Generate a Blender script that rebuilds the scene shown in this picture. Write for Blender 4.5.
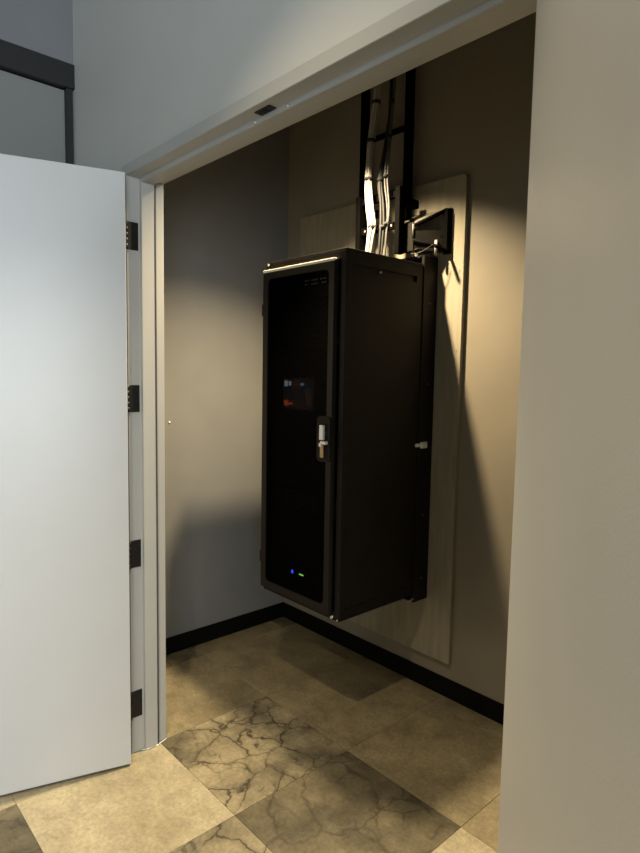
import bpy, bmesh, math, random
from mathutils import Vector, Matrix
random.seed(7)
for o in list(bpy.data.objects): bpy.data.objects.remove(o)
SC = bpy.context.scene
COL = SC.collection

# ------------------------------------------------------------------ camera
cam_d = bpy.data.cameras.new('camera'); cam = bpy.data.objects.new('camera', cam_d); COL.objects.link(cam)
F_PX, YAW, PITCH, ROLL = 598.567, -0.831685, -0.086906, 0.017557
cy, sy, cp, sp = math.cos(YAW), math.sin(YAW), math.cos(PITCH), math.sin(PITCH)
fw = Vector((sy*cp, cy*cp, sp)); rt = Vector((cy, -sy, 0)); up = rt.cross(fw)
r2 = rt*math.cos(ROLL) + up*math.sin(ROLL); u2 = up*math.cos(ROLL) - rt*math.sin(ROLL)
M = Matrix((r2, u2, -fw)).transposed().to_4x4(); M.translation = Vector((0, 0, 1.66))
cam.matrix_world = M
cam_d.sensor_fit = 'VERTICAL'; cam_d.sensor_height = 32.0; cam_d.lens = F_PX/853*32.0
cam_d.clip_start = 0.02
SC.camera = cam

# ------------------------------------------------------------------ world, lights, exposure
W = bpy.data.worlds.new('world'); SC.world = W; W.use_nodes = True
W.node_tree.nodes['Background'].inputs[0].default_value = (0.55, 0.70, 1.0, 1)
W.node_tree.nodes['Background'].inputs[1].default_value = 0.5
SC.view_settings.view_transform = 'Standard'; SC.view_settings.look = 'None'
SC.view_settings.gamma = 1.0; SC.view_settings.use_curve_mapping = False
SC.view_settings.exposure = 0.0

WARM = (1.0, 0.83, 0.55); COOL = (0.85, 0.94, 1.0)
def light(name, typ, loc, energy, color, target=None, **kw):
    d = bpy.data.lights.new(name, typ); d.energy = energy; d.color = color
    for k, v in kw.items(): setattr(d, k, v)
    o = bpy.data.objects.new(name, d); COL.objects.link(o); o.location = loc
    if target is not None:
        o.rotation_euler = (Vector(target)-Vector(loc)).to_track_quat('-Z', 'Y').to_euler()
    return o
# recessed ceiling spots of the room
light('ceiling_spot', 'SPOT', (-1.10, 0.22, 3.66), 215, WARM, (-1.25, 0.50, 0), spot_size=math.radians(78), spot_blend=0.8, shadow_soft_size=0.04)
light('ceiling_spot', 'SPOT', (0.30, -1.35, 3.66), 110, WARM, (-0.7, -0.2, 0), spot_size=math.radians(70), spot_blend=0.5, shadow_soft_size=0.04)
# the closet's own lamp, hung above the cabinet behind the door head
light('closet_lamp', 'SPOT', (-2.09, 1.915, 2.95), 500, (1.0, 0.79, 0.49), (-1.93, 1.82, 0), spot_size=math.radians(116), spot_blend=0.85, shadow_soft_size=0.03)
# daylight through the window on the right
light('window_daylight', 'AREA', (4.38, -1.5, 1.75), 450, COOL, (-2.4, 0.2, 1.6), shape='RECTANGLE', size=4.6, size_y=2.6)

# ------------------------------------------------------------------ materials
def mat(name, base=(0.5, 0.5, 0.5), rough=0.5, metal=0.0, spec=0.5, var=0.0, vscale=6.0, stretch=(1, 1, 1), bump=0.0, bscale=80.0, bstretch=None, emis=None, estr=0.0, coat=0.0):
    m = bpy.data.materials.new(name); m.use_nodes = True
    nt = m.node_tree; b = nt.nodes['Principled BSDF']
    b.inputs['Base Color'].default_value = (*base, 1); b.inputs['Roughness'].default_value = rough
    b.inputs['Metallic'].default_value = metal; b.inputs['Specular IOR Level'].default_value = spec
    b.inputs['Coat Weight'].default_value = coat
    if emis: b.inputs['Emission Color'].default_value = (*emis, 1); b.inputs['Emission Strength'].default_value = estr
    tc = nt.nodes.new('ShaderNodeTexCoord')
    def coord(st):
        mp = nt.nodes.new('ShaderNodeMapping'); mp.inputs['Scale'].default_value = st
        nt.links.new(tc.outputs['Object'], mp.inputs['Vector']); return mp.outputs['Vector']
    n = nt.nodes.new('ShaderNodeTexNoise'); n.inputs['Scale'].default_value = vscale; n.inputs['Detail'].default_value = 5
    nt.links.new(coord(stretch), n.inputs['Vector'])
    r = nt.nodes.new('ShaderNodeMapRange'); r.inputs[1].default_value = 0.3; r.inputs[2].default_value = 0.7
    r.inputs[3].default_value = 1-var; r.inputs[4].default_value = 1+var
    nt.links.new(n.outputs[0], r.inputs[0])
    mx = nt.nodes.new('ShaderNodeMix'); mx.data_type = 'RGBA'; mx.blend_type = 'MULTIPLY'; mx.inputs[0].default_value = 1
    mx.inputs[6].default_value = (*base, 1); nt.links.new(r.outputs[0], mx.inputs[7]); nt.links.new(mx.outputs[2], b.inputs['Base Color'])
    if bump:
        n2 = nt.nodes.new('ShaderNodeTexNoise'); n2.inputs['Scale'].default_value = bscale; n2.inputs['Detail'].default_value = 3
        nt.links.new(coord(bstretch or (1, 1, 1)), n2.inputs['Vector'])
        bp = nt.nodes.new('ShaderNodeBump'); bp.inputs['Strength'].default_value = bump; bp.inputs['Distance'].default_value = 0.002
        nt.links.new(n2.outputs[0], bp.inputs['Height']); nt.links.new(bp.outputs[0], b.inputs['Normal'])
    return m

M_wall = mat('grey_wall_paint', (0.52, 0.52, 0.495), 0.55, var=0.03, vscale=3, bump=0.12, bscale=220)
M_closet = mat('closet_wall_paint', (0.198, 0.196, 0.186), 0.40, var=0.05, vscale=4, bump=0.12, bscale=200)
M_back = mat('closet_paint_warm_lit', (0.225, 0.198, 0.152), 0.45, var=0.06, vscale=4, bump=0.12, bscale=200)  # same paint as the closet side wall, with warm lamp light tinted in
M_dark_wall = mat('charcoal_wall_paint', (0.15, 0.15, 0.16), 0.6, var=0.06, vscale=3, bump=0.1, bscale=200)
M_ceil = mat('ceiling_paint', (0.05, 0.05, 0.05), 0.8, var=0.02)
M_door = mat('grey_door_paint', (0.52, 0.52, 0.51), 0.34, var=0.015, vscale=5, bump=0.10, bscale=260)
M_frame = mat('door_frame_paint', (0.40, 0.40, 0.38), 0.38, var=0.02, bump=0.05, bscale=200)
M_base = mat('black_rubber_base', (0.0025, 0.0025, 0.0025), 0.6, spec=0.12, var=0.1)
M_black = mat('black_powder_coat', (0.0085, 0.0072, 0.0062), 0.5, spec=0.18, var=0.1, vscale=20, bump=0.08, bscale=600)
M_blackm = mat('black_steel', (0.0013, 0.0012, 0.001), 0.7, spec=0.03, var=0.15, vscale=30)
M_hinge = mat('dark_bronze_hinge', (0.010, 0.009, 0.009), 0.5, metal=0.0, spec=0.3, var=0.2, vscale=40)
M_silver = mat('brushed_silver', (0.80, 0.81, 0.83), 0.3, metal=0.25, var=0.08, vscale=60)
M_brass = mat('worn_brass', (0.45, 0.33, 0.2), 0.35, metal=0.8, var=0.15, vscale=60)
M_zinc = mat('zinc_rod', (0.26, 0.245, 0.22), 0.5, metal=0.2, var=0.1, vscale=60)
M_ply = mat('painted_plywood', (0.27, 0.24, 0.175), 0.55, var=0.13, vscale=7, stretch=(5, 5, 0.7), bump=0.15, bscale=60, bstretch=(4, 4, .5))
M_plyedge = mat('plywood_edge', (0.42, 0.36, 0.25), 0.7, var=0.2, vscale=30)
M_wcable = mat('white_cable_jacket', (0.36, 0.335, 0.29), 0.6, var=0.05, vscale=30)
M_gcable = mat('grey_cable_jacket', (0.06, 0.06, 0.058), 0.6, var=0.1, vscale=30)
M_bcable = mat('dark_cable_jacket', (0.012, 0.012, 0.012), 0.7, var=0.1, vscale=30)
M_tie = mat('black_hook_tape', (0.008, 0.008, 0.008), 0.8, var=0.2, vscale=80)
M_partition = mat('black_aluminium', (0.012, 0.012, 0.013), 0.4, var=0.05)
M_bracket = mat('dark_bracket_steel', (0.010, 0.0088, 0.007), 0.6, spec=0.1, var=0.2, vscale=30)
M_tanplate = mat('galvanised_plate', (0.085, 0.075, 0.055), 0.6, var=0.15, vscale=30)
M_device = mat('device_black', (0.004, 0.004, 0.0045), 0.6, spec=0.2, var=0.1)
M_port = mat('port_mark', (0.85, 0.85, 0.85), 0.5)
M_led_b = mat('blue_led', (0, 0, 0.1), emis=(0.05, 0.10, 1.0), estr=4.5)
M_led_g = mat('green_led', (0, 0.1, 0), emis=(0.35, 1.0, 0.15), estr=2.8)
M_screw = mat('bright_screw', (0.8, 0.8, 0.78), 0.25, metal=0.8)
M_chip = mat('white_wall_plug', (0.85, 0.84, 0.8), 0.5)

def glass_mat(name, tint, frost, base, refl=0.03):
    m = bpy.data.materials.new(name); m.use_nodes = True; nt = m.node_tree; nt.nodes.clear()
    out = nt.nodes.new('ShaderNodeOutputMaterial'); tr = nt.nodes.new('ShaderNodeBsdfTransparent'); tr.inputs[0].default_value = (*tint, 1)
    df = nt.nodes.new('ShaderNodeBsdfDiffuse'); gl = nt.nodes.new('ShaderNodeBsdfGlossy'); gl.inputs['Roughness'].default_value = 0.08
    n = nt.nodes.new('ShaderNodeTexNoise'); n.inputs['Scale'].default_value = 3
    rp = nt.nodes.new('ShaderNodeMix'); rp.data_type = 'RGBA'; rp.inputs[6].default_value = (*[c*.96 for c in base], 1); rp.inputs[7].default_value = (*[c*1.04 for c in base], 1)
    nt.links.new(n.outputs[0], rp.inputs[0]); nt.links.new(rp.outputs[2], df.inputs[0])
    m1 = nt.nodes.new('ShaderNodeMixShader'); m1.inputs[0].default_value = frost
    nt.links.new(tr.outputs[0], m1.inputs[1]); nt.links.new(df.outputs[0], m1.inputs[2])
    m2 = nt.nodes.new('ShaderNodeMixShader'); m2.inputs[0].default_value = refl
    nt.links.new(m1.outputs[0], m2.inputs[1]); nt.links.new(gl.outputs[0], m2.inputs[2]); nt.links.new(m2.outputs[0], out.inputs[0])
    return m
M_smoke = glass_mat('smoked_glass', (0.45, 0.45, 0.47), 0.06, (0.002, 0.002, 0.002), 0.004)
M_frost = glass_mat('frosted_glass', (0.50, 0.52, 0.50), 0.75, (0.25, 0.255, 0.24))

def stone(name, ca, cb, crack=0.0, cscale=6.0, dark=(0.032, 0.026, 0.017)):
    """worn stone-look tile: blotches, fine grain, optional crazed crack veins; each tile gets its own cut of it"""
    m = bpy.data.materials.new(name); m.use_nodes = True; nt = m.node_tree; b = nt.nodes['Principled BSDF']
    N, L = nt.nodes.new, nt.links.new
    tc = N('ShaderNodeTexCoord'); oi = N('ShaderNodeObjectInfo')
    ml = N('ShaderNodeVectorMath'); ml.operation = 'SCALE'; ml.inputs['Scale'].default_value = 7.31
    L(oi.outputs['Location'], ml.inputs[0])
    ad = N('ShaderNodeVectorMath'); L(tc.outputs['Object'], ad.inputs[0]); L(ml.outputs[0], ad.inputs[1]); P = ad.outputs[0]
    def noise(s, d=6, rough=0.6, src=P):
        n = N('ShaderNodeTexNoise'); n.inputs['Scale'].default_value = s; n.inputs['Detail'].default_value = d; n.inputs['Roughness'].default_value = rough; L(src, n.inputs['Vector']); return n
    def rng(x, a, c, lo, hi):
        r = N('ShaderNodeMapRange'); r.inputs[1].default_value = a; r.inputs[2].default_value = c; r.inputs[3].default_value = lo; r.inputs[4].default_value = hi; L(x, r.inputs[0]); return r.outputs[0]
    def mixc(f, a, c, mode='MIX'):
        x = N('ShaderNodeMix'); x.data_type = 'RGBA'; x.blend_type = mode
        for i, v in ((0, f), (6, a), (7, c)):
            if isinstance(v, (int, float)): x.inputs[i].default_value = v
            elif isinstance(v, tuple): x.inputs[i].default_value = (*v, 1)
            else: L(v, x.inputs[i])
        return x.outputs[2]
    big = rng(noise(3.2, 4).outputs[0], 0.36, 0.64, 0, 1)
    c = mixc(big, ca, cb)
    g = rng(noise(60, 8, 0.8).outputs[0], 0.3, 0.7, 0.66, 1.32)
    c = mixc(1.0, c, g, 'MULTIPLY')
    sp_ = rng(noise(11, 8, 0.75).outputs[0], 0.33, 0.67, 0.80, 1.16)
    c = mixc(1.0, c, sp_, 'MULTIPLY')
    if crack:
        def veins(scale, amp, w):
            dn = noise(4.0, 4, 0.55)
            ds = N('ShaderNodeVectorMath'); ds.operation = 'SCALE'; ds.inputs['Scale'].default_value = amp; L(dn.outputs['Color'], ds.inputs[0])
            da = N('ShaderNodeVectorMath'); L(P, da.inputs[0]); L(ds.outputs[0], da.inputs[1])
            v = N('ShaderNodeTexVoronoi'); v.feature = 'DISTANCE_TO_EDGE'; v.inputs['Scale'].default_value = scale; L(da.outputs[0], v.inputs['Vector'])
            line = rng(v.outputs['Distance'], 0.0, w, 1, 0); halo = rng(v.outputs['Distance'], 0.0, 0.20, 0.30, 0)
            mx = N('ShaderNodeMath'); mx.operation = 'MAXIMUM'; L(line, mx.inputs[0]); L(halo, mx.inputs[1]); return mx.outputs[0]
        def mul(x, y):
            m_ = N('ShaderNodeMath'); m_.operation = 'MULTIPLY'; L(x, m_.inputs[0])
            if isinstance(y, float): m_.inputs[1].default_value = y
            else: L(y, m_.inputs[1])
            return m_.outputs[0]
        for k, (scale, amp, w, lo, hi) in enumerate(((cscale, 0.26, 0.05, 0.34, 0.50), (cscale*1.8, 0.16, 0.05, 0.50, 0.64))):
            mk = rng(noise(3.6+k*1.7, 3).outputs[0], lo, hi, 0.10, 1)
            c = mixc(mul(mul(veins(scale, amp, w), mk), float(crack)), c, dark)
    L(c, b.inputs['Base Color'])
    L(rng(noise(14, 4).outputs[0], 0.3, 0.7, 0.30, 0.46), b.inputs['Roughness'])
    b.inputs['Specular IOR Level'].default_value = 0.45
    bp = N('ShaderNodeBump'); bp.inputs['Strength'].default_value = 0.12; bp.inputs['Distance'].default_value = 0.003
    L(g, bp.inputs['Height']); L(bp.outputs[0], b.inputs['Normal'])
    return m
M_cream = stone('cream_stone', (0.41, 0.365, 0.25), (0.31, 0.27, 0.178), 0.12, 4)
M_crack = stone('cracked_stone', (0.335, 0.29, 0.188), (0.12, 0.104, 0.07), 1.0, 6.2)
M_dark = stone('dark_stone', (0.085, 0.075, 0.05), (0.185, 0.157, 0.102), 0.65, 4)
M_tan = stone('tan_stone', (0.27, 0.228, 0.142), (0.175, 0.146, 0.09), 0.18, 5)

# ------------------------------------------------------------------ mesh helpers
def obj(name, bm, m, parent=None, loc=None):
    me = bpy.data.meshes.new(name); bmesh.ops.recalc_face_normals(bm, faces=bm.faces[:]); bm.to_mesh(me); bm.free()
    if not isinstance(m, (list, tuple)): m = [m]
    for x in m: me.materials.append(x)
    o = bpy.data.objects.new(name, me); COL.objects.link(o)
    if loc is not None: o.location = loc
    if parent is not None: o.parent = parent
    return o
def setp(o, label=None, cat=None, group=None, kind=None):
    for k, v in (('label', label), ('category', cat), ('group', group), ('kind', kind)):
        if v: o[k] = v
    return o
def empty(name, loc, label, cat, group=None, kind=None, rz=0):
    o = bpy.data.objects.new(name, None); COL.objects.link(o); o.location = loc; o.rotation_euler = (0, 0, rz); o.empty_display_size = .05
    return setp(o, label, cat, group, kind)
def inv(parent):  # world offset of an unrotated Empty
    return parent.location if parent is not None else Vector((0, 0, 0))
def box(bm, a, b, bev=0.0, seg=1):
    x0, y0, z0 = [min(p, q) for p, q in zip(a, b)]; x1, y1, z1 = [max(p, q) for p, q in zip(a, b)]
    vs = [bm.verts.new(p) for p in ((x0,y0,z0),(x1,y0,z0),(x1,y1,z0),(x0,y1,z0),(x0,y0,z1),(x1,y0,z1),(x1,y1,z1),(x0,y1,z1))]
    fs = [bm.faces.new([vs[i] for i in f]) for f in ((3,2,1,0),(4,5,6,7),(0,1,5,4),(1,2,6,5),(2,3,7,6),(3,0,4,7))]
    if bev:
        es = list({e for f in fs for e in f.edges})
        bmesh.ops.bevel(bm, geom=es, offset=bev, segments=seg, affect='EDGES', profile=0.5)
    return bm
def B(name, a, b, m, parent=None, bev=0.0, seg=1):
    """one box part given in world coordinates under an unrotated parent"""
    o = inv(parent) if parent is not None else Vector((0, 0, 0))
    pp = parent.parent if parent is not None else None
    if pp is not None: o = o + inv(pp)
    bm = bmesh.new(); box(bm, Vector(a)-o, Vector(b)-o, bev, seg)
    return obj(name, bm, m, parent)
def BB(name, boxes, m, parent=None, bev=0.0):
    o = inv(parent) if parent is not None else Vector((0, 0, 0))
    if parent is not None and parent.parent is not None: o = o + inv(parent.parent)
    bm = bmesh.new()
    for a, b in boxes: box(bm, Vector(a)-o, Vector(b)-o, bev)
    return obj(name, bm, m, parent)
def tube(bm, pts, r, n=10, ell=None):
    pts = [Vector(p) for p in pts]; rings = []
    for i, p in enumerate(pts):
        t = (pts[min(i+1, len(pts)-1)]-pts[max(i-1, 0)]).normalized()
        a = t.cross(Vector((0, 1, 0)));
        if a.length < 1e-3: a = t.cross(Vector((1, 0, 0)))
        a.normalize(); c = t.cross(a).normalized()
        rr = r[i] if isinstance(r, (list, tuple)) else r
        rings.append([bm.verts.new(p+a*math.cos(2*math.pi*k/n)*rr+c*math.sin(2*math.pi*k/n)*rr) for k in range(n)])
    for A, Bq in zip(rings, rings[1:]):
        for k in range(n):
            f = bm.faces.new((A[k], A[(k+1) % n], Bq[(k+1) % n], Bq[k])); f.smooth = True
    bm.faces.new(rings[0]); bm.faces.new(rings[-1][::-1])
    return bm
def prism(bm, poly, axis, lo, hi):
    """extrude a 2-D outline along an axis ('x','y','z')"""
    def P(u, v, w): return {'x': (w, u, v), 'y': (u, w, v), 'z': (u, v, w)}[axis]
    A = [bm.verts.new(P(u, v, lo)) for u, v in poly]; Bq = [bm.verts.new(P(u, v, hi)) for u, v in poly]
    n = len(poly); bm.faces.new(A); bm.faces.new(Bq[::-1])
    for i in range(n): bm.faces.new((A[i], A[(i+1) % n], Bq[(i+1) % n], Bq[i]))
    return bm
def rrect(x0, x1, z0, z1, r, n=6):
    out = []
    for cx_, cz, a0 in ((x1-r, z1-r, 0), (x0+r, z1-r, 90), (x0+r, z0+r, 180), (x1-r, z0+r, 270)):
        for k in range(n+1):
            a = math.radians(a0+90*k/n); out.append((cx_+r*math.cos(a), cz+r*math.sin(a)))
    return out
def spline(pts, k=8):
    pts = [Vector(p) for p in pts]; P = [pts[0]]+pts+[pts[-1]]; out = []
    for i in range(1, len(P)-2):
        for j in range(k):
            t = j/k; a, b, c, d = P[i-1], P[i], P[i+1], P[i+2]
            out.append(0.5*((2*b)+(c-a)*t+(2*a-5*b+4*c-d)*t*t+(3*b-a-3*c+d)*t**3))
    return out+[pts[-1]]

# ------------------------------------------------------------------ key dimensions (metres; camera stands at x=0, y=0)
JX, RX = -2.36, -0.57           # clear faces of the left and right jamb (rabbets)
WY0, WY1 = 1.09, 1.228          # front and closet side of the doorway wall
HZ = 2.44                       # rabbet height of the head
CL, CB = -3.10, 2.515           # closet left wall and back wall
LX = -2.93                      # glazed partition on the left
CEIL = 3.72
RX1, RY0 = 4.5, -5.2            # room limits

# ------------------------------------------------------------------ the setting
def S(name, boxes, m, label, cat): return setp(BB(name, boxes, m), label, cat, kind='structure')
T = 0.597
fl = S('floor', [((LX-.3, RY0-.1, -.06), (RX1+.1, WY1+.3, -.012)), ((CL-.1, WY1-.05, -.06), (1.3, CB+.1, -.012))], mat('floor_screed', (0.10, 0.085, 0.055), 0.8, var=.1),
       'square stone-look floor tiles in cream, tan and dark cracked tones', 'floor')
tile_cache = {}
def tile_mesh(w, d, m):
    k = (round(w, 3), round(d, 3), m.name)
    if k not in tile_cache:
        bm = bmesh.new(); box(bm, (-w/2, -d/2, -.012), (w/2, d/2, 0), .0006)
        me = bpy.data.meshes.new('tile'); bmesh.ops.recalc_face_normals(bm, faces=bm.faces[:]); bm.to_mesh(me); bm.free(); me.materials.append(m); tile_cache[k] = me
    return tile_cache[k]
fixed = {(0, -1): M_dark, (0, 0): M_cream, (0, 1): M_crack, (1, 0): M_crack, (1, 1): M_dark, (1, 2): M_tan, (0, 2): M_tan, (-1, 1): M_tan, (-1, 2): M_tan,
         (2, 1): M_cream, (2, 2): M_tan, (-1, 0): M_cream, (-1, -1): M_cream, (2, 0): M_crack, (0, 3): M_tan, (1, 3): M_tan, (2, 3): M_tan, (-1, 3): M_tan}
X0, Y0 = -2.362, 0.612
for i in range(-3, 13):
    for j in range(-10, 4):
        x0, x1, y0, y1 = X0+i*T, X0+(i+1)*T, Y0+j*T, Y0+(j+1)*T
        inside = y1 > WY1+.06
        x0 = max(x0, CL if inside else LX); x1 = min(x1, 1.2 if inside else RX1); y1 = min(y1, CB); y0 = max(y0, RY0)
        if x1-x0 < .02 or y1-y0 < .02: continue
        m = fixed.get((i, j)) or random.choice([M_cream, M_tan, M_crack, M_dark, M_tan, M_cream])
        o = bpy.data.objects.new('tile', tile_mesh(x1-x0-.0012, y1-y0-.0012, m)); COL.objects.link(o); o.parent = fl
        o.location = ((x0+x1)/2, (y0+y1)/2, 0)

S('ceiling', [((LX-.3, RY0-.1, CEIL), (RX1+.1, CB+.15, CEIL+.1)), ((CL-.15, WY1-.05, CEIL), (LX-.3, CB+.15, CEIL+.1))], M_ceil, 'high dark painted ceiling', 'ceiling')
S('wall_front', [((LX-.3, WY0, -.012), (JX-.03, WY1, CEIL)), ((RX+.03, WY0, -.012), (RX1+.1, WY1, CEIL)), ((JX-.03, WY0, HZ+.025), (RX+.03, WY1, CEIL))], M_wall,
  'light grey painted wall around the double doorway', 'wall')
S('wall_back', [((CL-.12, CB, -.012), (1.3, CB+.12, CEIL))], M_back, 'painted closet wall behind the black cabinet, warm light tinted into its colour', 'wall')
S('wall_left', [((CL-.12, WY1, -.012), (CL, CB, CEIL))], M_closet, 'grey painted closet side wall beside the cabinet', 'wall')
S('wall_right', [((1.2, WY1, -.012), (1.3, CB, CEIL))], M_closet, 'far painted side wall of the closet', 'wall')
S('wall_rear', [((LX-.1, RY0-.1, -.012), (RX1+.1, RY0, CEIL))], M_wall, 'grey painted wall at the rear of the room', 'wall')
S('wall_partition', [((LX-.10, RY0, 3.055), (LX, WY0, CEIL)), ((LX-.10, RY0, -.012), (LX, -2.2, 3.055))], M_dark_wall, 'charcoal painted wall band above the black partition beam', 'wall')
# window wall on the daylight side
w = S('wall_window', [((RX1, RY0, -.012), (RX1+.1, WY0, .35)), ((RX1, RY0, 3.1), (RX1+.1, WY0, CEIL)), ((RX1, RY0, .35), (RX1+.1, -3.9, 3.1)), ((RX1, .9, .35), (RX1+.1, WY0, 3.1))], M_wall,
      'grey wall pierced by the wide daylight window', 'wall')
w = empty('window_1', (RX1, -1.5, .35), 'wide black framed window in the grey side wall', 'window', kind='structure')
for k in range(5):
    yy = -3.9+4.75*k/4
    B('mullion', (RX1+.02, yy, .35), (RX1+.08, yy+.05, 3.1), M_partition, w)
B('sill', (RX1-.02, -3.9, .33), (RX1+.1, .9, .36), M_partition, w); B('head_rail', (RX1+.02, -3.9, 3.05), (RX1+.08, .9, 3.1), M_partition, w)

# baseboards
def baseboard(name, a, b, label): return setp(B(name, a, b, M_base, None, .004, 2), label, 'baseboard', kind='structure')
baseboard('baseboard_left', (CL, WY1, 0), (CL+.009, CB-.009, .102), 'black rubber baseboard along the closet side wall')
baseboard('baseboard_back', (CL, CB-.009, 0), (1.2, CB, .102), 'black rubber baseboard along the closet back wall')
baseboard('baseboard_front', (LX, WY0-.009, 0), (JX-.055, WY0, .102), 'black rubber baseboard on the wall behind the open grey door')

# ------------------------------------------------------------------ hollow metal door frame (profile swept over two jambs and head)
# profile: p = distance into the opening from the rabbet face, y = depth
FW = 0.043
prof = [(-FW, WY0-.012), (0, WY0-.012), (0, WY0+.044), (.017, WY0+.044), (.017, WY0+.102), (0, WY0+.102), (0, WY1+.014), (-FW, WY1+.014), (-FW, WY1), (-.02, WY1), (-.02, WY0), (-FW, WY0)]
fr = empty('trim_1', (JX, WY0, 0), 'grey painted steel frame with stepped stop around the double doorway', 'door frame', kind='structure')
o0 = Vector((JX, WY0, 0))
def sweep(name, pts):
    bm = bmesh.new(); rows = [[bm.verts.new(Vector(q)-o0) for q in r] for r in pts]; n = len(rows[0])
    for a, b in zip(rows, rows[1:]):
        for k in range(n): bm.faces.new((a[k], a[(k+1) % n], b[(k+1) % n], b[k]))
    bm.faces.new(rows[0]); bm.faces.new(rows[-1][::-1])
    bmesh.ops.recalc_face_normals(bm, faces=bm.faces[:])
    bmesh.ops.bevel(bm, geom=[e for e in bm.edges], offset=.0016, segments=2, affect='EDGES')
    return obj(name, bm, M_frame, fr)
sweep('jamb', [[(JX+p, y, 0) for p, y in prof], [(JX+p, y, HZ-p) for p, y in prof]])
sweep('jamb', [[(RX-p, y, 0) for p, y in prof], [(RX-p, y, HZ-p) for p, y in prof]])
sweep('head', [[(JX+p, y, HZ-p) for p, y in prof], [(RX-p, y, HZ-p) for p, y in prof]])
for jx, s_ in ((JX, 1), (RX, -1)): B('groove_shade', (jx, WY0+.1025, 0), (jx+s_*.0185, WY0+.1075, HZ-.018), M_gcable, fr)  # dark strip painting in the shade of the groove behind the stop
mx_ = -1.49
st = B('strike_plate', (mx_-.036, WY0+.012, HZ-.003), (mx_+.036, WY0+.040, HZ), M_hinge, fr)
B('strike_hole', (mx_-.012, WY0+.019, HZ-.0042), (mx_+.012, WY0+.033, HZ-.0028), M_device, st)
for dx in (-.026, .026):
    bm = bmesh.new(); c = Vector((mx_+dx, WY0+.026, HZ-.003))-o0; tube(bm, [c, c-Vector((0, 0, .002))], .0035, 10); obj('screw', bm, M_bcable, st)
for xx in (-1.565, -1.405):
    bm = bmesh.new(); c = Vector((xx, WY0+.044, HZ-.010))-o0; tube(bm, [c, c-Vector((0, .005, 0))], [.0055, .004], 10); obj('silencer', bm, M_screw, fr)
for s, jx in ((1, JX), (-1, RX)):   # bead of white sealant at the jamb foot
    bm = bmesh.new(); tube(bm, [Vector((jx+s*.004, WY0+.03, .004))-o0, Vector((jx+s*.019, WY0+.055, .004))-o0, Vector((jx+s*.019, WY0+.10, .004))-o0, Vector((jx+s*.003, WY1+.012, .004))-o0], .0024, 6)
    obj('sealant_bead', bm, M_chip, fr)

# ------------------------------------------------------------------ door leaves
def leaf(name, corner, angle, side, label, hinge_zs):
    """corner: hinge-side edge of the closet-facing face; local +x runs along the leaf, +y is out of that face"""
    root = empty(name, (corner[0], corner[1], 0), label, 'door', kind='structure')
    d = Vector((math.cos(angle), math.sin(angle), 0)); nrm = Vector((-d.y, d.x, 0))*side
    Mx = Matrix((d, nrm, Vector((0, 0, 1)))).transposed()
    bm = bmesh.new(); box(bm, (0, -.045, .011), (.905, 0, 2.426), .0022, 2)
    for v in bm.verts: v.co = Mx @ v.co
    obj('door_leaf', bm, M_door, root)
    # lever escutcheon and lever near the free edge
    for yy, sgn in ((0, 1), (-.045, -1)):
        bm = bmesh.new(); tube(bm, [Mx @ Vector((.845, yy, 1.02)), Mx @ Vector((.845, yy+sgn*.008, 1.02))], .027, 20); rose = obj('lever_rose', bm, M_hinge, root)
        bm = bmesh.new(); tube(bm, [Mx @ Vector((.845, yy+sgn*.006, 1.02)), Mx @ Vector((.845, yy+sgn*.05, 1.02)), Mx @ Vector((.83, yy+sgn*.055, 1.02)), Mx @ Vector((.735, yy+sgn*.055, 1.018))], .009, 10); obj('lever', bm, M_hinge, rose)
    return root, Mx
AL = math.radians(270-17.6)
root, Mx = leaf('door_1', (-2.285, 1.040), AL, 1, 'open pale grey door leaf on four black hinges beside the cabinet', None)
for zt, zb in ((2.261, 2.15), (1.602, 1.49), (0.946, 0.828), (0.281, 0.162)):
    bm = bmesh.new(); box(bm, Vector((JX, WY0-.0225, zb))-root.location, Vector((JX+.0035, WY0+.036, zt))-root.location, .0008)
    # door-side plate on the hinge edge of the leaf
    bm2 = bmesh.new(); box(bm2, (-.003, -.044, zb), (0.0, -.006, zt), .0006)
    for v in bm2.verts: v.co = Mx @ v.co
    me2 = bpy.data.meshes.new('t'); bm2.to_mesh(me2); bm2.free(); bm.from_mesh(me2)
    pin = Vector((JX+.010, WY0-.020, 0))-root.location
    pin.z = 0
    for k in range(5):
        a, b_ = zb+(zt-zb)*k/5+.0006, zb+(zt-zb)*(k+1)/5-.0006
        tube(bm, [pin+Vector((0, 0, a)), pin+Vector((0, 0, b_))], .0075, 12)
    h = obj('hinge', bm, M_hinge, root)
    for yy, zz in ((.012, .2), (.026, .35), (.012, .65), (.026, .8)):
        bm = bmesh.new(); c = Vector((JX+.0035, WY0+yy, zb+(zt-zb)*zz))-root.location; tube(bm, [c, c+Vector((.0012, 0, 0))], .0028, 8); obj('screw', bm, M_bcable, h)
leaf('door_2', (-0.598, 1.062), math.radians(180+128), -1, 'open beige-lit door leaf that hides the end of the doorway', None)

# ------------------------------------------------------------------ glazed partition on the far left
pt = empty('glass_partition', (LX, 1.08, 0), 'black framed frosted glass partition under a black beam behind the open door', 'partition')
B('beam', (LX-.085, -2.2, 2.952), (LX+.012, WY0, 3.060), M_partition, pt, .002)
for y1 in (1.081, -.02, -1.12, -2.172): B('mullion', (LX-.05, y1-.029, 0), (LX+.004, y1, 2.952), M_partition, pt, .0015)
for y1, y0 in ((1.052, -.02), (-.049, -1.12), (-1.149, -2.172)):
    pn = B('glass_pane', (LX-.03, y0, .06), (LX-.020, y1, 2.946), M_frost, pt)
    B('bottom_rail', (LX-.05, y0, 0), (LX+.004, y1, .06), M_partition, pt)
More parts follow.
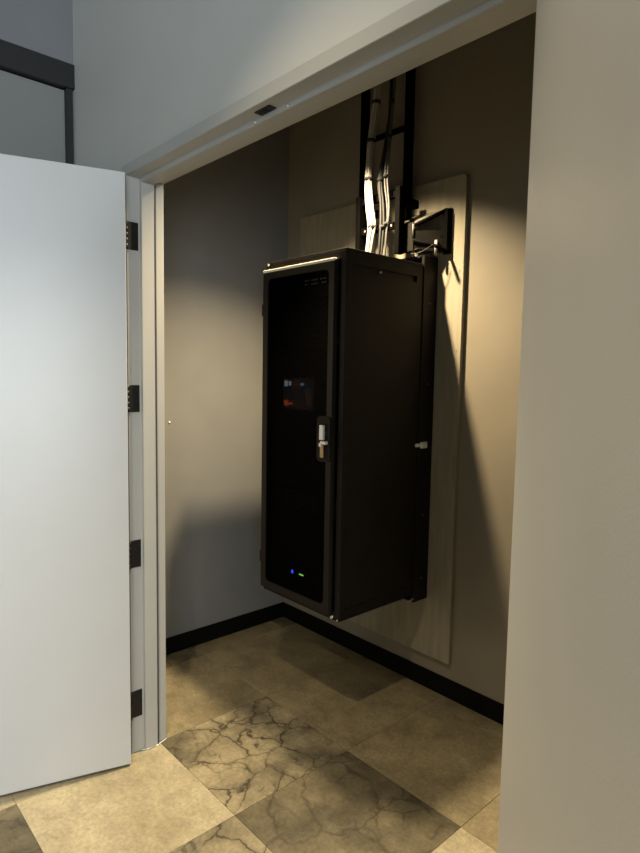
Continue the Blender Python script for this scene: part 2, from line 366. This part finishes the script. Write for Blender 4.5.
# room behind the partition so that the glass has something to show
S('wall_side_room', [((LX-2.2, RY0, -.012), (LX-2.1, WY0, CEIL)), ((LX-2.2, WY0, -.012), (LX-.3, WY1, CEIL)), ((LX-2.2, RY0, CEIL), (LX-.3, WY1, CEIL+.1)), ((LX-2.2, RY0, -.06), (LX-.3, WY1, -.012))], M_wall, 'pale walls of the room beyond the frosted glass', 'wall')

# ------------------------------------------------------------------ plywood backboard
ply = empty('backboard', (-2.33, 2.50, .19), 'tall beige painted plywood backboard on the closet wall behind the cabinet', 'backboard')
bm = bmesh.new(); oo = ply.location
x0, x1, z0, z1 = -2.945, -1.722, .190, 2.630
prism(bm, [(x0-oo.x, z0-oo.z), (x1-oo.x, z0-oo.z), (x1-oo.x, z1-.022-oo.z), (x1-.006-oo.x, z1-.006-oo.z), (x1-.02-oo.x, z1-oo.z), (x0-oo.x, z1-oo.z)], 'y', 2.489-oo.y, CB-.0015-oo.y)
obj('plywood_sheet', bm, M_ply, ply)
for xx in (-1.745, -2.33, -2.92):
    for k in range(7):
        zz = .25+k*.385
        bm = bmesh.new(); c = Vector((xx, 2.488, zz))-oo; tube(bm, [c, c-Vector((0, .0015, 0))], .0045, 8); obj('screw', bm, M_zinc, ply)

# wall plug
bm = bmesh.new(); tube(bm, [(CL, 1.66, 1.373), (CL+.006, 1.66, 1.373)], [.006, .004], 10)
setp(obj('wall_plug', bm, M_chip), 'tiny white wall plug in the bare closet side wall', 'wall plug')

# ------------------------------------------------------------------ wall-mounted network cabinet
CX0, CX1, CY0, CY1, CZ0, CZ1 = -2.445, -1.876, 1.847, 2.376, .538, 2.208
RZ0, RZ1 = .500, 2.250
cab = empty('network_cabinet', (-2.166, 2.487, CZ0), 'tall black wall-mounted network cabinet with a smoked glass door', 'cabinet')
th = .004
B('top_panel', (CX0, CY0, CZ1-.012), (CX1, CY1, CZ1), M_black, cab, .003, 2)
B('bottom_panel', (CX0, CY0, CZ0), (CX1, CY1, CZ0+.012), M_black, cab, .003, 2)
B('side_panel', (CX0, CY0+.03, CZ0+.012), (CX0+th, CY1, CZ1-.012), M_black, cab)
# right side: skin with recessed pull slot near the top and pressed border lines
sx = CX1
SZ0, SZ1 = CZ1-.092, CZ1-.066
sd = BB('side_panel', [((sx-.006, CY0+.032, CZ0+.055), (sx-.001, CY1-.002, SZ0)), ((sx-.006, CY0+.032, SZ1), (sx-.001, CY1-.002, CZ1-.013)),
                       ((sx-.006, CY0+.032, SZ0), (sx-.001, CY0+.040, SZ1)), ((sx-.006, CY1-.045, SZ0), (sx-.001, CY1-.002, SZ1)),
                       ((sx-.016, CY0+.035, SZ0-.01), (sx-.013, CY1-.03, SZ1+.01))], M_black, cab)
bm = bmesh.new(); oo = cab.location
c = Vector((sx-.013, 2.075, CZ1-.079))-oo; tube(bm, [c, c+Vector((.010, 0, 0))], .0065, 14); obj('side_lock', bm, M_zinc, sd)
B('lower_rail', (sx-.008, CY0+.032, CZ0+.012), (sx-.002, CY1-.004, CZ0+.052), M_black, cab, .002)
for x0 in (CX0, CX1-.034):   # front posts
    B('corner_post', (x0, CY0, CZ0+.012), (x0+.034, CY0+.032, CZ1-.012), M_black, cab, .003, 2)
for x0 in (CX0+.001, CX1-.026): B('rear_post', (x0+.006, CY1-.03, CZ0+.012), (x0+.019, CY1, CZ1-.012), M_black, cab, .002)
B('front_lip', (CX0+.034, CY0+.002, CZ1-.045), (CX1-.034, CY0+.03, CZ1-.012), M_black, cab, .002)
B('front_lip', (CX0+.034, CY0+.002, CZ0+.012), (CX1-.034, CY0+.03, CZ0+.04), M_black, cab, .002)
# swing-out rear wall frame, a little taller than the body
rf = BB('wall_frame', [((CX0-.004, CY1+.002, RZ0), (CX0+.012, 2.487, RZ1)), ((CX1-.012, CY1+.001, RZ0), (CX1+.005, 2.487, RZ1)),
                       ((CX0+.012, CY1+.002, RZ1-.012), (CX1-.012, 2.487, RZ1)), ((CX0+.012, CY1+.002, RZ0), (CX1-.012, 2.487, RZ0+.012))], M_black, cab, .002)
B('back_panel', (CX0+.012, 2.470, RZ0+.012), (CX1-.012, 2.480, RZ1-.012), M_device, cab)
for zz in (.62, .95, 1.62, 2.02):
    bm = bmesh.new(); c = Vector((CX1+.005, 2.43, zz))-oo; tube(bm, [c, c+Vector((.0012, 0, 0))], .0035, 8); obj('rivet', bm, M_zinc, rf)
# silver toggle latch across the seam, small catch underneath
lt = BB('side_latch', [((CX1-.001, CY1-.022, 1.306), (CX1+.010, CY1+.050, 1.322)), ((CX1+.005, CY1+.010, 1.298), (CX1+.017, CY1+.056, 1.330))], M_silver, cab, .002)
bm = bmesh.new(); tube(bm, [Vector(q)-oo for q in ((CX1-.03, 2.30, CZ0-.002), (CX1-.02, 2.31, CZ0-.022), (CX1-.004, 2.34, CZ0-.030), (CX1+.002, 2.375, CZ0-.018))], .005, 8); obj('bottom_catch', bm, M_zinc, cab)
# door
DX0, DX1, DZ0, DZ1, DY0, DY1 = -2.441, -1.920, .556, 2.166, 1.822, 1.845
GX0, GX1, GZ0, GZ1 = -2.398, -1.958, .602, 2.122
dr = empty('front_door', (0, 0, 0), None, None); dr.parent = cab; dr['label'] = 'black steel door frame with smoked glass and bevelled edge'
def ring(outer, inner, y0, y1, m, name, parent, chamf=0.0):
    bm = bmesh.new(); n = len(inner)
    def loop(poly, y): return [bm.verts.new(Vector((u, y, v))-oo) for u, v in poly]
    of, inf, ob, inb = loop(outer, y0+0), loop(inner, y0), loop([(u, v) for u, v in outer], y1), loop(inner, y1)
    for a, b_ in ((of, inf), (inf, inb), (inb, ob), (ob, of)):
        for k in range(n): bm.faces.new((a[k], a[(k+1) % n], b_[(k+1) % n], b_[k]))
    return bm
def outerpts(x0, x1, z0, z1, r, n=6): return rrect(x0, x1, z0, z1, r, n)
inner = rrect(GX0, GX1, GZ0, GZ1, .028)
outer_f = rrect(DX0+.005, DX1-.005, DZ0+.008, DZ1-.013, .004); outer_m = rrect(DX0, DX1, DZ0, DZ1, .003)
bm = bmesh.new(); n = len(inner)
L_ = [[bm.verts.new(Vector((u, y, v))-oo) for u, v in poly] for poly, y in ((inner, DY1), (inner, DY0+.0), (outer_f, DY0), (outer_m, DY0+.014), (outer_m, DY1))]
for a, b_ in zip(L_, L_[1:]+L_[:1]):
    for k in range(n): bm.faces.new((a[k], a[(k+1) % n], b_[(k+1) % n], b_[k]))
obj('door_frame', bm, mat('black_satin_enamel', (0.009, 0.008, 0.0072), 0.42, spec=.25, var=.05), dr)
bm = bmesh.new(); prism(bm, [(u-oo.x, v-oo.z) for u, v in rrect(GX0-.006, GX1+.006, GZ0-.006, GZ1+.006, .03)], 'y', DY0+.005-oo.y, DY0+.009-oo.y)
obj('smoked_glass', bm, M_smoke, dr)
B('edge_trim', (DX0+.004, DY0-.0015, DZ1-.012), (DX1-.004, DY0+.016, DZ1+.0015), mat('pale_edge_trim', (0.62, 0.58, 0.50), 0.4, var=.08, vscale=30), dr, .003, 2)
hp = [(u-oo.x, v-oo.z) for u, v in rrect(-2.014, -1.926, 1.266, 1.472, .022)]
bm = bmesh.new(); prism(bm, hp, 'y', DY0-.006-oo.y, DY0+.004-oo.y); obj('handle_plate', bm, M_black, dr)
B('handle_recess', (-1.989, DY0-.0072, 1.280), (-1.940, DY0-.0055, 1.440), M_device, dr, .0004)
B('swing_handle', (-1.984, DY0-.020, 1.366), (-1.958, DY0-.0065, 1.434), M_silver, dr, .003, 2)
B('lock_body', (-1.984, DY0-.014, 1.285), (-1.960, DY0-.0065, 1.362), M_brass, dr, .003, 2)
bm = bmesh.new(); tube(bm, [Vector((-1.972, DY0-.012, 1.345))-oo, Vector((-1.972, DY0-.024, 1.345))-oo], .009, 12); obj('lock_barrel', bm, M_silver, dr)
kb = bmesh.new(); box(kb, Vector((-1.955, DY0-.042, 1.350))-oo, Vector((-1.922, DY0-.020, 1.364))-oo, .003); tube(kb, [Vector((-1.972, DY0-.022, 1.348))-oo, Vector((-1.95, DY0-.034, 1.356))-oo], .004, 8); obj('key', kb, M_silver, dr)
for zz in (1.945, .685):
    B('door_hinge', (CX0-.011, DY0+.006, zz), (CX0+.004, DY1+.01, zz+.06), M_black, dr, .003)
bm = bmesh.new(); tube(bm, [Vector((-1.922, CY0-.006, .551))-oo, Vector((-1.922, CY0+.006, .551))-oo], .008, 12); obj('pivot_screw', bm, M_screw, cab)
B('corner_cap', (CX0+.010, CY0-.004, CZ1-.018), (CX0+.024, CY0+.004, CZ1-.006), M_zinc, cab, .002)
bm = bmesh.new(); tube(bm, [Vector((CX1-.012, CY0-.002, CZ0+.006))-oo, Vector((CX1-.012, CY0+.004, CZ0+.006))-oo], .004, 8); obj('body_screw', bm, M_screw, cab)

# equipment inside, seen dimly through the glass
def device(name, x0, x1, z0, z1, y0, label, cat):
    r = empty(name, ((x0+x1)/2, y0, z0), label, cat); B('housing', (x0, y0, z0), (x1, y0+.28, z1), M_device, r, .003)
    B('mount_ear', (x0-.045, y0-.003, z0), (x0, y0+.01, z1), M_device, r); B('mount_ear', (x1, y0-.003, z0), (x1+.045, y0+.01, z1), M_device, r)
    return r
sw = device('network_switch', -2.385, -1.955, 2.072, 2.114, 1.900, 'black network switch with two rows of pale port marks behind cabinet glass', 'switch')
for rr in range(2):
    for k in range(13):
        if k in (2, 9) and rr == 0 or k in (3, 8): continue
        x = -2.208+k*.0118; z = 2.081+rr*.018
        B('port', (x, 1.8985, z), (x+.006, 1.9005, z+.0075), M_port, sw)
pp = device('patch_panel', -2.385, -1.955, 1.80, 1.845, 1.91, 'black patch panel below the network switch inside the cabinet', 'patch panel')
for k in range(12): B('port', (-2.36+k*.033, 1.9085, 1.815), (-2.36+k*.033+.016, 1.911, 1.828), M_hinge, pp)
# small status screen
def screen_mat():
    m = bpy.data.materials.new('status_screen'); m.use_nodes = True; nt = m.node_tree; b = nt.nodes['Principled BSDF']
    b.inputs['Base Color'].default_value = (.004, .004, .005, 1); b.inputs['Roughness'].default_value = .3
    tc = nt.nodes.new('ShaderNodeTexCoord'); v = nt.nodes.new('ShaderNodeTexVoronoi'); v.distance = 'CHEBYCHEV'; v.inputs['Scale'].default_value = 22; v.inputs['Randomness'].default_value = .6
    nt.links.new(tc.outputs['Object'], v.inputs['Vector'])
    cr = nt.nodes.new('ShaderNodeValToRGB'); sep = nt.nodes.new('ShaderNodeSeparateColor'); nt.links.new(v.outputs['Color'], sep.inputs[0]); nt.links.new(sep.outputs[0], cr.inputs[0])
    e = cr.color_ramp.elements; e[0].color = (.004, .006, .012, 1); e[1].color = (.03, .035, .05, 1)
    x = e.new(.55); x.color = (.012, .009, .007, 1); x = e.new(.8); x.color = (.05, .02, .008, 1)
    nt.links.new(cr.outputs[0], b.inputs['Emission Color']); b.inputs['Emission Strength'].default_value = 1.0
    return m
sc_ = empty('status_screen', (-2.22, 1.90, 1.47), 'small dim screen with orange and white blocks behind the cabinet glass', 'screen')
B('bezel', (-2.366, 1.895, 1.476), (-2.110, 1.92, 1.646), M_device, sc_, .003)
B('display', (-2.354, 1.893, 1.488), (-2.124, 1.8952, 1.636), screen_mat(), sc_)
M_o = mat('screen_orange', (0, 0, 0), emis=(1.0, .16, .03), estr=.5); M_w2 = mat('screen_white', (0, 0, 0), emis=(.8, .8, .85), estr=.5)
M_b2 = mat('screen_blue', (0, 0, 0), emis=(.3, .6, .8), estr=.45)
for n_, a, b_, m_ in (('icon', (-2.328, 1.622), (-2.302, 1.650), M_w2), ('icon', (-2.294, 1.626), (-2.276, 1.648), M_w2), ('icon', (-2.328, 1.525), (-2.296, 1.552), M_o), ('icon', (-2.292, 1.532), (-2.262, 1.542), M_o), ('icon', (-2.205, 1.628), (-2.178, 1.640), M_b2)):
    B(n_, (a[0]-.018, 1.8922, a[1]-.024), (b_[0]-.018, 1.8932, b_[1]-.024), m_, sc_)
B('support_arm', (-2.26, 1.92, 1.55), (-2.19, 2.20, 1.60), M_device, sc_)
B('support_bar', (CX0+.02, 2.20, 1.54), (CX1-.02, 2.23, 1.61), M_device, sc_)
rt_ = device('router', -2.385, -1.955, .625, .700, 1.90, 'black router with one blue and one green light at the cabinet bottom', 'router')
B('indicator', (-2.279, 1.897, .654), (-2.267, 1.9005, .670), M_led_b, rt_); B('indicator', (-2.218, 1.897, .660), (-2.188, 1.9005, .666), M_led_g, rt_)
pd = device('power_unit', -2.385, -1.955, .98, 1.07, 1.91, 'black power supply unit above the router inside the cabinet', 'power unit')
for k in range(4): B('socket', (-2.34+k*.1, 1.9075, 1.005), (-2.34+k*.1+.035, 1.9105, 1.045), M_hinge, pd)

# ------------------------------------------------------------------ cable ladders
def ladder(name, xl, xr, w_, y, dpt, z0, z1, rungs, label, rh=.025):
    r = empty(name, ((xl+xr)/2, y, z0), label, 'cable ladder')
    for x in (xl, xr): B('stringer', (x-w_/2, y, z0), (x+w_/2, y+dpt, z1), M_blackm, r, .002)
    for z in rungs: B('rung', (xl, y+dpt*.3, z-rh/2), (xr, y+dpt*.75, z+rh/2), M_blackm, r, .002)
    return r
ladder('cable_ladder', -2.375, -2.062, .034, 2.440, .04, 2.30, CEIL, [2.62, 2.93, 3.24, 3.55], 'tall black cable ladder rising up the closet wall to the ceiling')
lo = ladder('cable_ladder', -2.260, -1.990, .030, 2.300, .045, 2.262, 2.585, [2.405, 2.555], 'short black ladder section standing on top of the cabinet', .035)
for k in range(5):
    bm = bmesh.new(); c = Vector((-2.215+k*.045, 2.312, 2.405))-lo.location; tube(bm, [c, c-Vector((0, .002, 0))], .006, 8); obj('slot', bm, M_zinc, lo)
for x in (-2.26, -1.99):
    B('joining_clamp', (x-.02, 2.345, 2.50), (x+.02, 2.445, 2.54), M_blackm, lo, .002)

# ------------------------------------------------------------------ cables
def bundle(name, path, offs, r, m, label, group=None, ties=(), tie_r=.02):
    pts = spline(path); root = empty(name, path[-1], label, 'cable', group); o_ = Vector(path[-1])
    for (dx, dy, ph) in offs:
        q = []
        for i, p in enumerate(pts):
            t = i/(len(pts)-1); wob = .003*math.sin(t*9+ph)
            q.append(p+Vector((dx+wob, dy+.003*math.cos(t*8+ph), 0))-o_)
        bm = bmesh.new(); tube(bm, q, r, 8); obj('cable', bm, m, root)
    for z in ties:
        i = min(range(len(pts)), key=lambda k: abs(pts[k].z-z)); p = pts[i]-o_
        bm = bmesh.new(); tube(bm, [p+Vector((0, 0, -.008)), p+Vector((0, 0, .008))], tie_r, 14); obj('tie', bm, M_tie, root)
    return root
hexo = [(0, 0, 0), (.012, 0, 1), (-.012, 0, 2), (.006, -.0105, 3), (-.006, -.0105, 4), (.006, .0105, 5), (-.006, .0105, .5)]
bundle('white_cable_bundle', [(-2.17, 2.36, CEIL-.02), (-2.178, 2.34, 3.132), (-2.185, 2.33, 2.984), (-2.186, 2.31, 2.851), (-2.177, 2.29, 2.726), (-2.163, 2.275, 2.636), (-2.142, 2.265, 2.516), (-2.118, 2.26, 2.412), (-2.116, 2.25, 2.337), (-2.130, 2.245, 2.2095)], hexo, .0075, M_wcable,
       'thick bundle of white cables strapped with black ties up the ladder', ties=(3.35, 3.054, 2.846, 2.646, 2.40), tie_r=.0222)
bundle('dark_cable_bundle', [(-2.145, 2.415, CEIL-.02), (-2.14, 2.41, 3.08), (-2.132, 2.385, 2.911), (-2.118, 2.335, 2.745), (-2.098, 2.290, 2.621), (-2.076, 2.282, 2.501), (-2.062, 2.275, 2.378), (-2.068, 2.272, 2.2095)], [(-.007, 0, 0), (.006, 0, 1), (0, -.009, 2)], .0065, M_bcable,
       'dark grey cable bundle between the white bundle and the thin grey cable', ties=(2.64, 2.40), tie_r=.0165)
bundle('grey_cable', [(-2.066, 2.36, CEIL-.02), (-2.068, 2.34, 3.129), (-2.069, 2.33, 2.95), (-2.065, 2.31, 2.776), (-2.054, 2.280, 2.624), (-2.028, 2.268, 2.481), (-2.027, 2.262, 2.374), (-2.035, 2.26, 2.2095)], [(0, 0, 0), (.007, .003, 1.5)], .0045, M_gcable,
       'thin pale grey cable pair tied along the ladder beside the dark bundle', ties=(3.02, 2.84, 2.64, 2.40), tie_r=.0115)

# ------------------------------------------------------------------ wall support bracket right of the ladder
br = empty('wall_bracket', (-1.90, 2.44, 2.255), 'dark steel wall bracket fixed to the backboard above the cabinet', 'bracket'); oo = br.location
BB('wall_plate', [((-1.830, 2.455, 2.27), (-1.800, 2.4885, 2.475)), ((-1.836, 2.475, 2.262), (-1.795, 2.4885, 2.48))], M_blackm, br, .001)
B('web', (-2.0, 2.352, 2.275), (-1.926, 2.358, 2.412), M_bracket, br)
bm = bmesh.new()
Wq = [(-1.928, 2.356, 2.285), (-1.818, 2.468, 2.270), (-1.818, 2.468, 2.375), (-1.928, 2.356, 2.372)]
vs = [bm.verts.new(Vector(q)-oo) for q in Wq]+[bm.verts.new(Vector(q)-oo+Vector((-.003, .003, 0))) for q in Wq]
bm.faces.new(vs[:4]); bm.faces.new(vs[4:][::-1])
for k in range(4): bm.faces.new((vs[k], vs[(k+1) % 4], vs[4+(k+1) % 4], vs[4+k]))
obj('web', bm, M_bracket, br)
bm = bmesh.new()
A = [(-2.02, 2.36, 2.418), (-1.925, 2.36, 2.398), (-1.825, 2.488, 2.475), (-2.02, 2.488, 2.48)]
vs = [bm.verts.new(Vector(q)-oo) for q in A]+[bm.verts.new(Vector(q)-oo+Vector((0, 0, .004))) for q in A]
bm.faces.new(vs[:4]); bm.faces.new(vs[4:][::-1])
for k in range(4): bm.faces.new((vs[k], vs[(k+1) % 4], vs[4+(k+1) % 4], vs[4+k]))
obj('top_plate', bm, M_tanplate, br)
def bar(name, a, b_, r, m):
    bm = bmesh.new(); tube(bm, [Vector(a)-oo, Vector(b_)-oo], r, 4); return obj(name, bm, m, br)
bar('brace', (-1.925, 2.36, 2.396), (-1.815, 2.47, 2.472), .012, M_blackm)
bar('post', (-1.930, 2.355, 2.405), (-1.930, 2.355, 2.335), .006, M_tanplate)
bar('arm', (-1.815, 2.485, 2.285), (-1.930, 2.355, 2.325), .010, M_blackm)
bar('arm', (-2.02, 2.36, 2.285), (-1.815, 2.475, 2.275), .009, M_bracket)
bar('arm', (-2.00, 2.40, 2.325), (-1.83, 2.46, 2.345), .010, M_bracket)
bar('stub_arm', (-1.812, 2.488, 2.275), (-1.812, 2.375, 2.285), .009, M_blackm)
for x, y in ((-1.945, 2.38), (-1.845, 2.43)): 
    bm = bmesh.new(); tube(bm, [Vector((x, y, 2.250))-oo, Vector((x, y, 2.325))-oo], .0075, 10); obj('standoff_rod', bm, M_zinc, br)
bm = bmesh.new(); tube(bm, spline([Vector(q)-oo for q in ((-1.99, 2.37, 2.30), (-1.94, 2.36, 2.262), (-1.88, 2.37, 2.268), (-1.84, 2.40, 2.30))]), .002, 6); obj('wire_loop', bm, M_bcable, br)
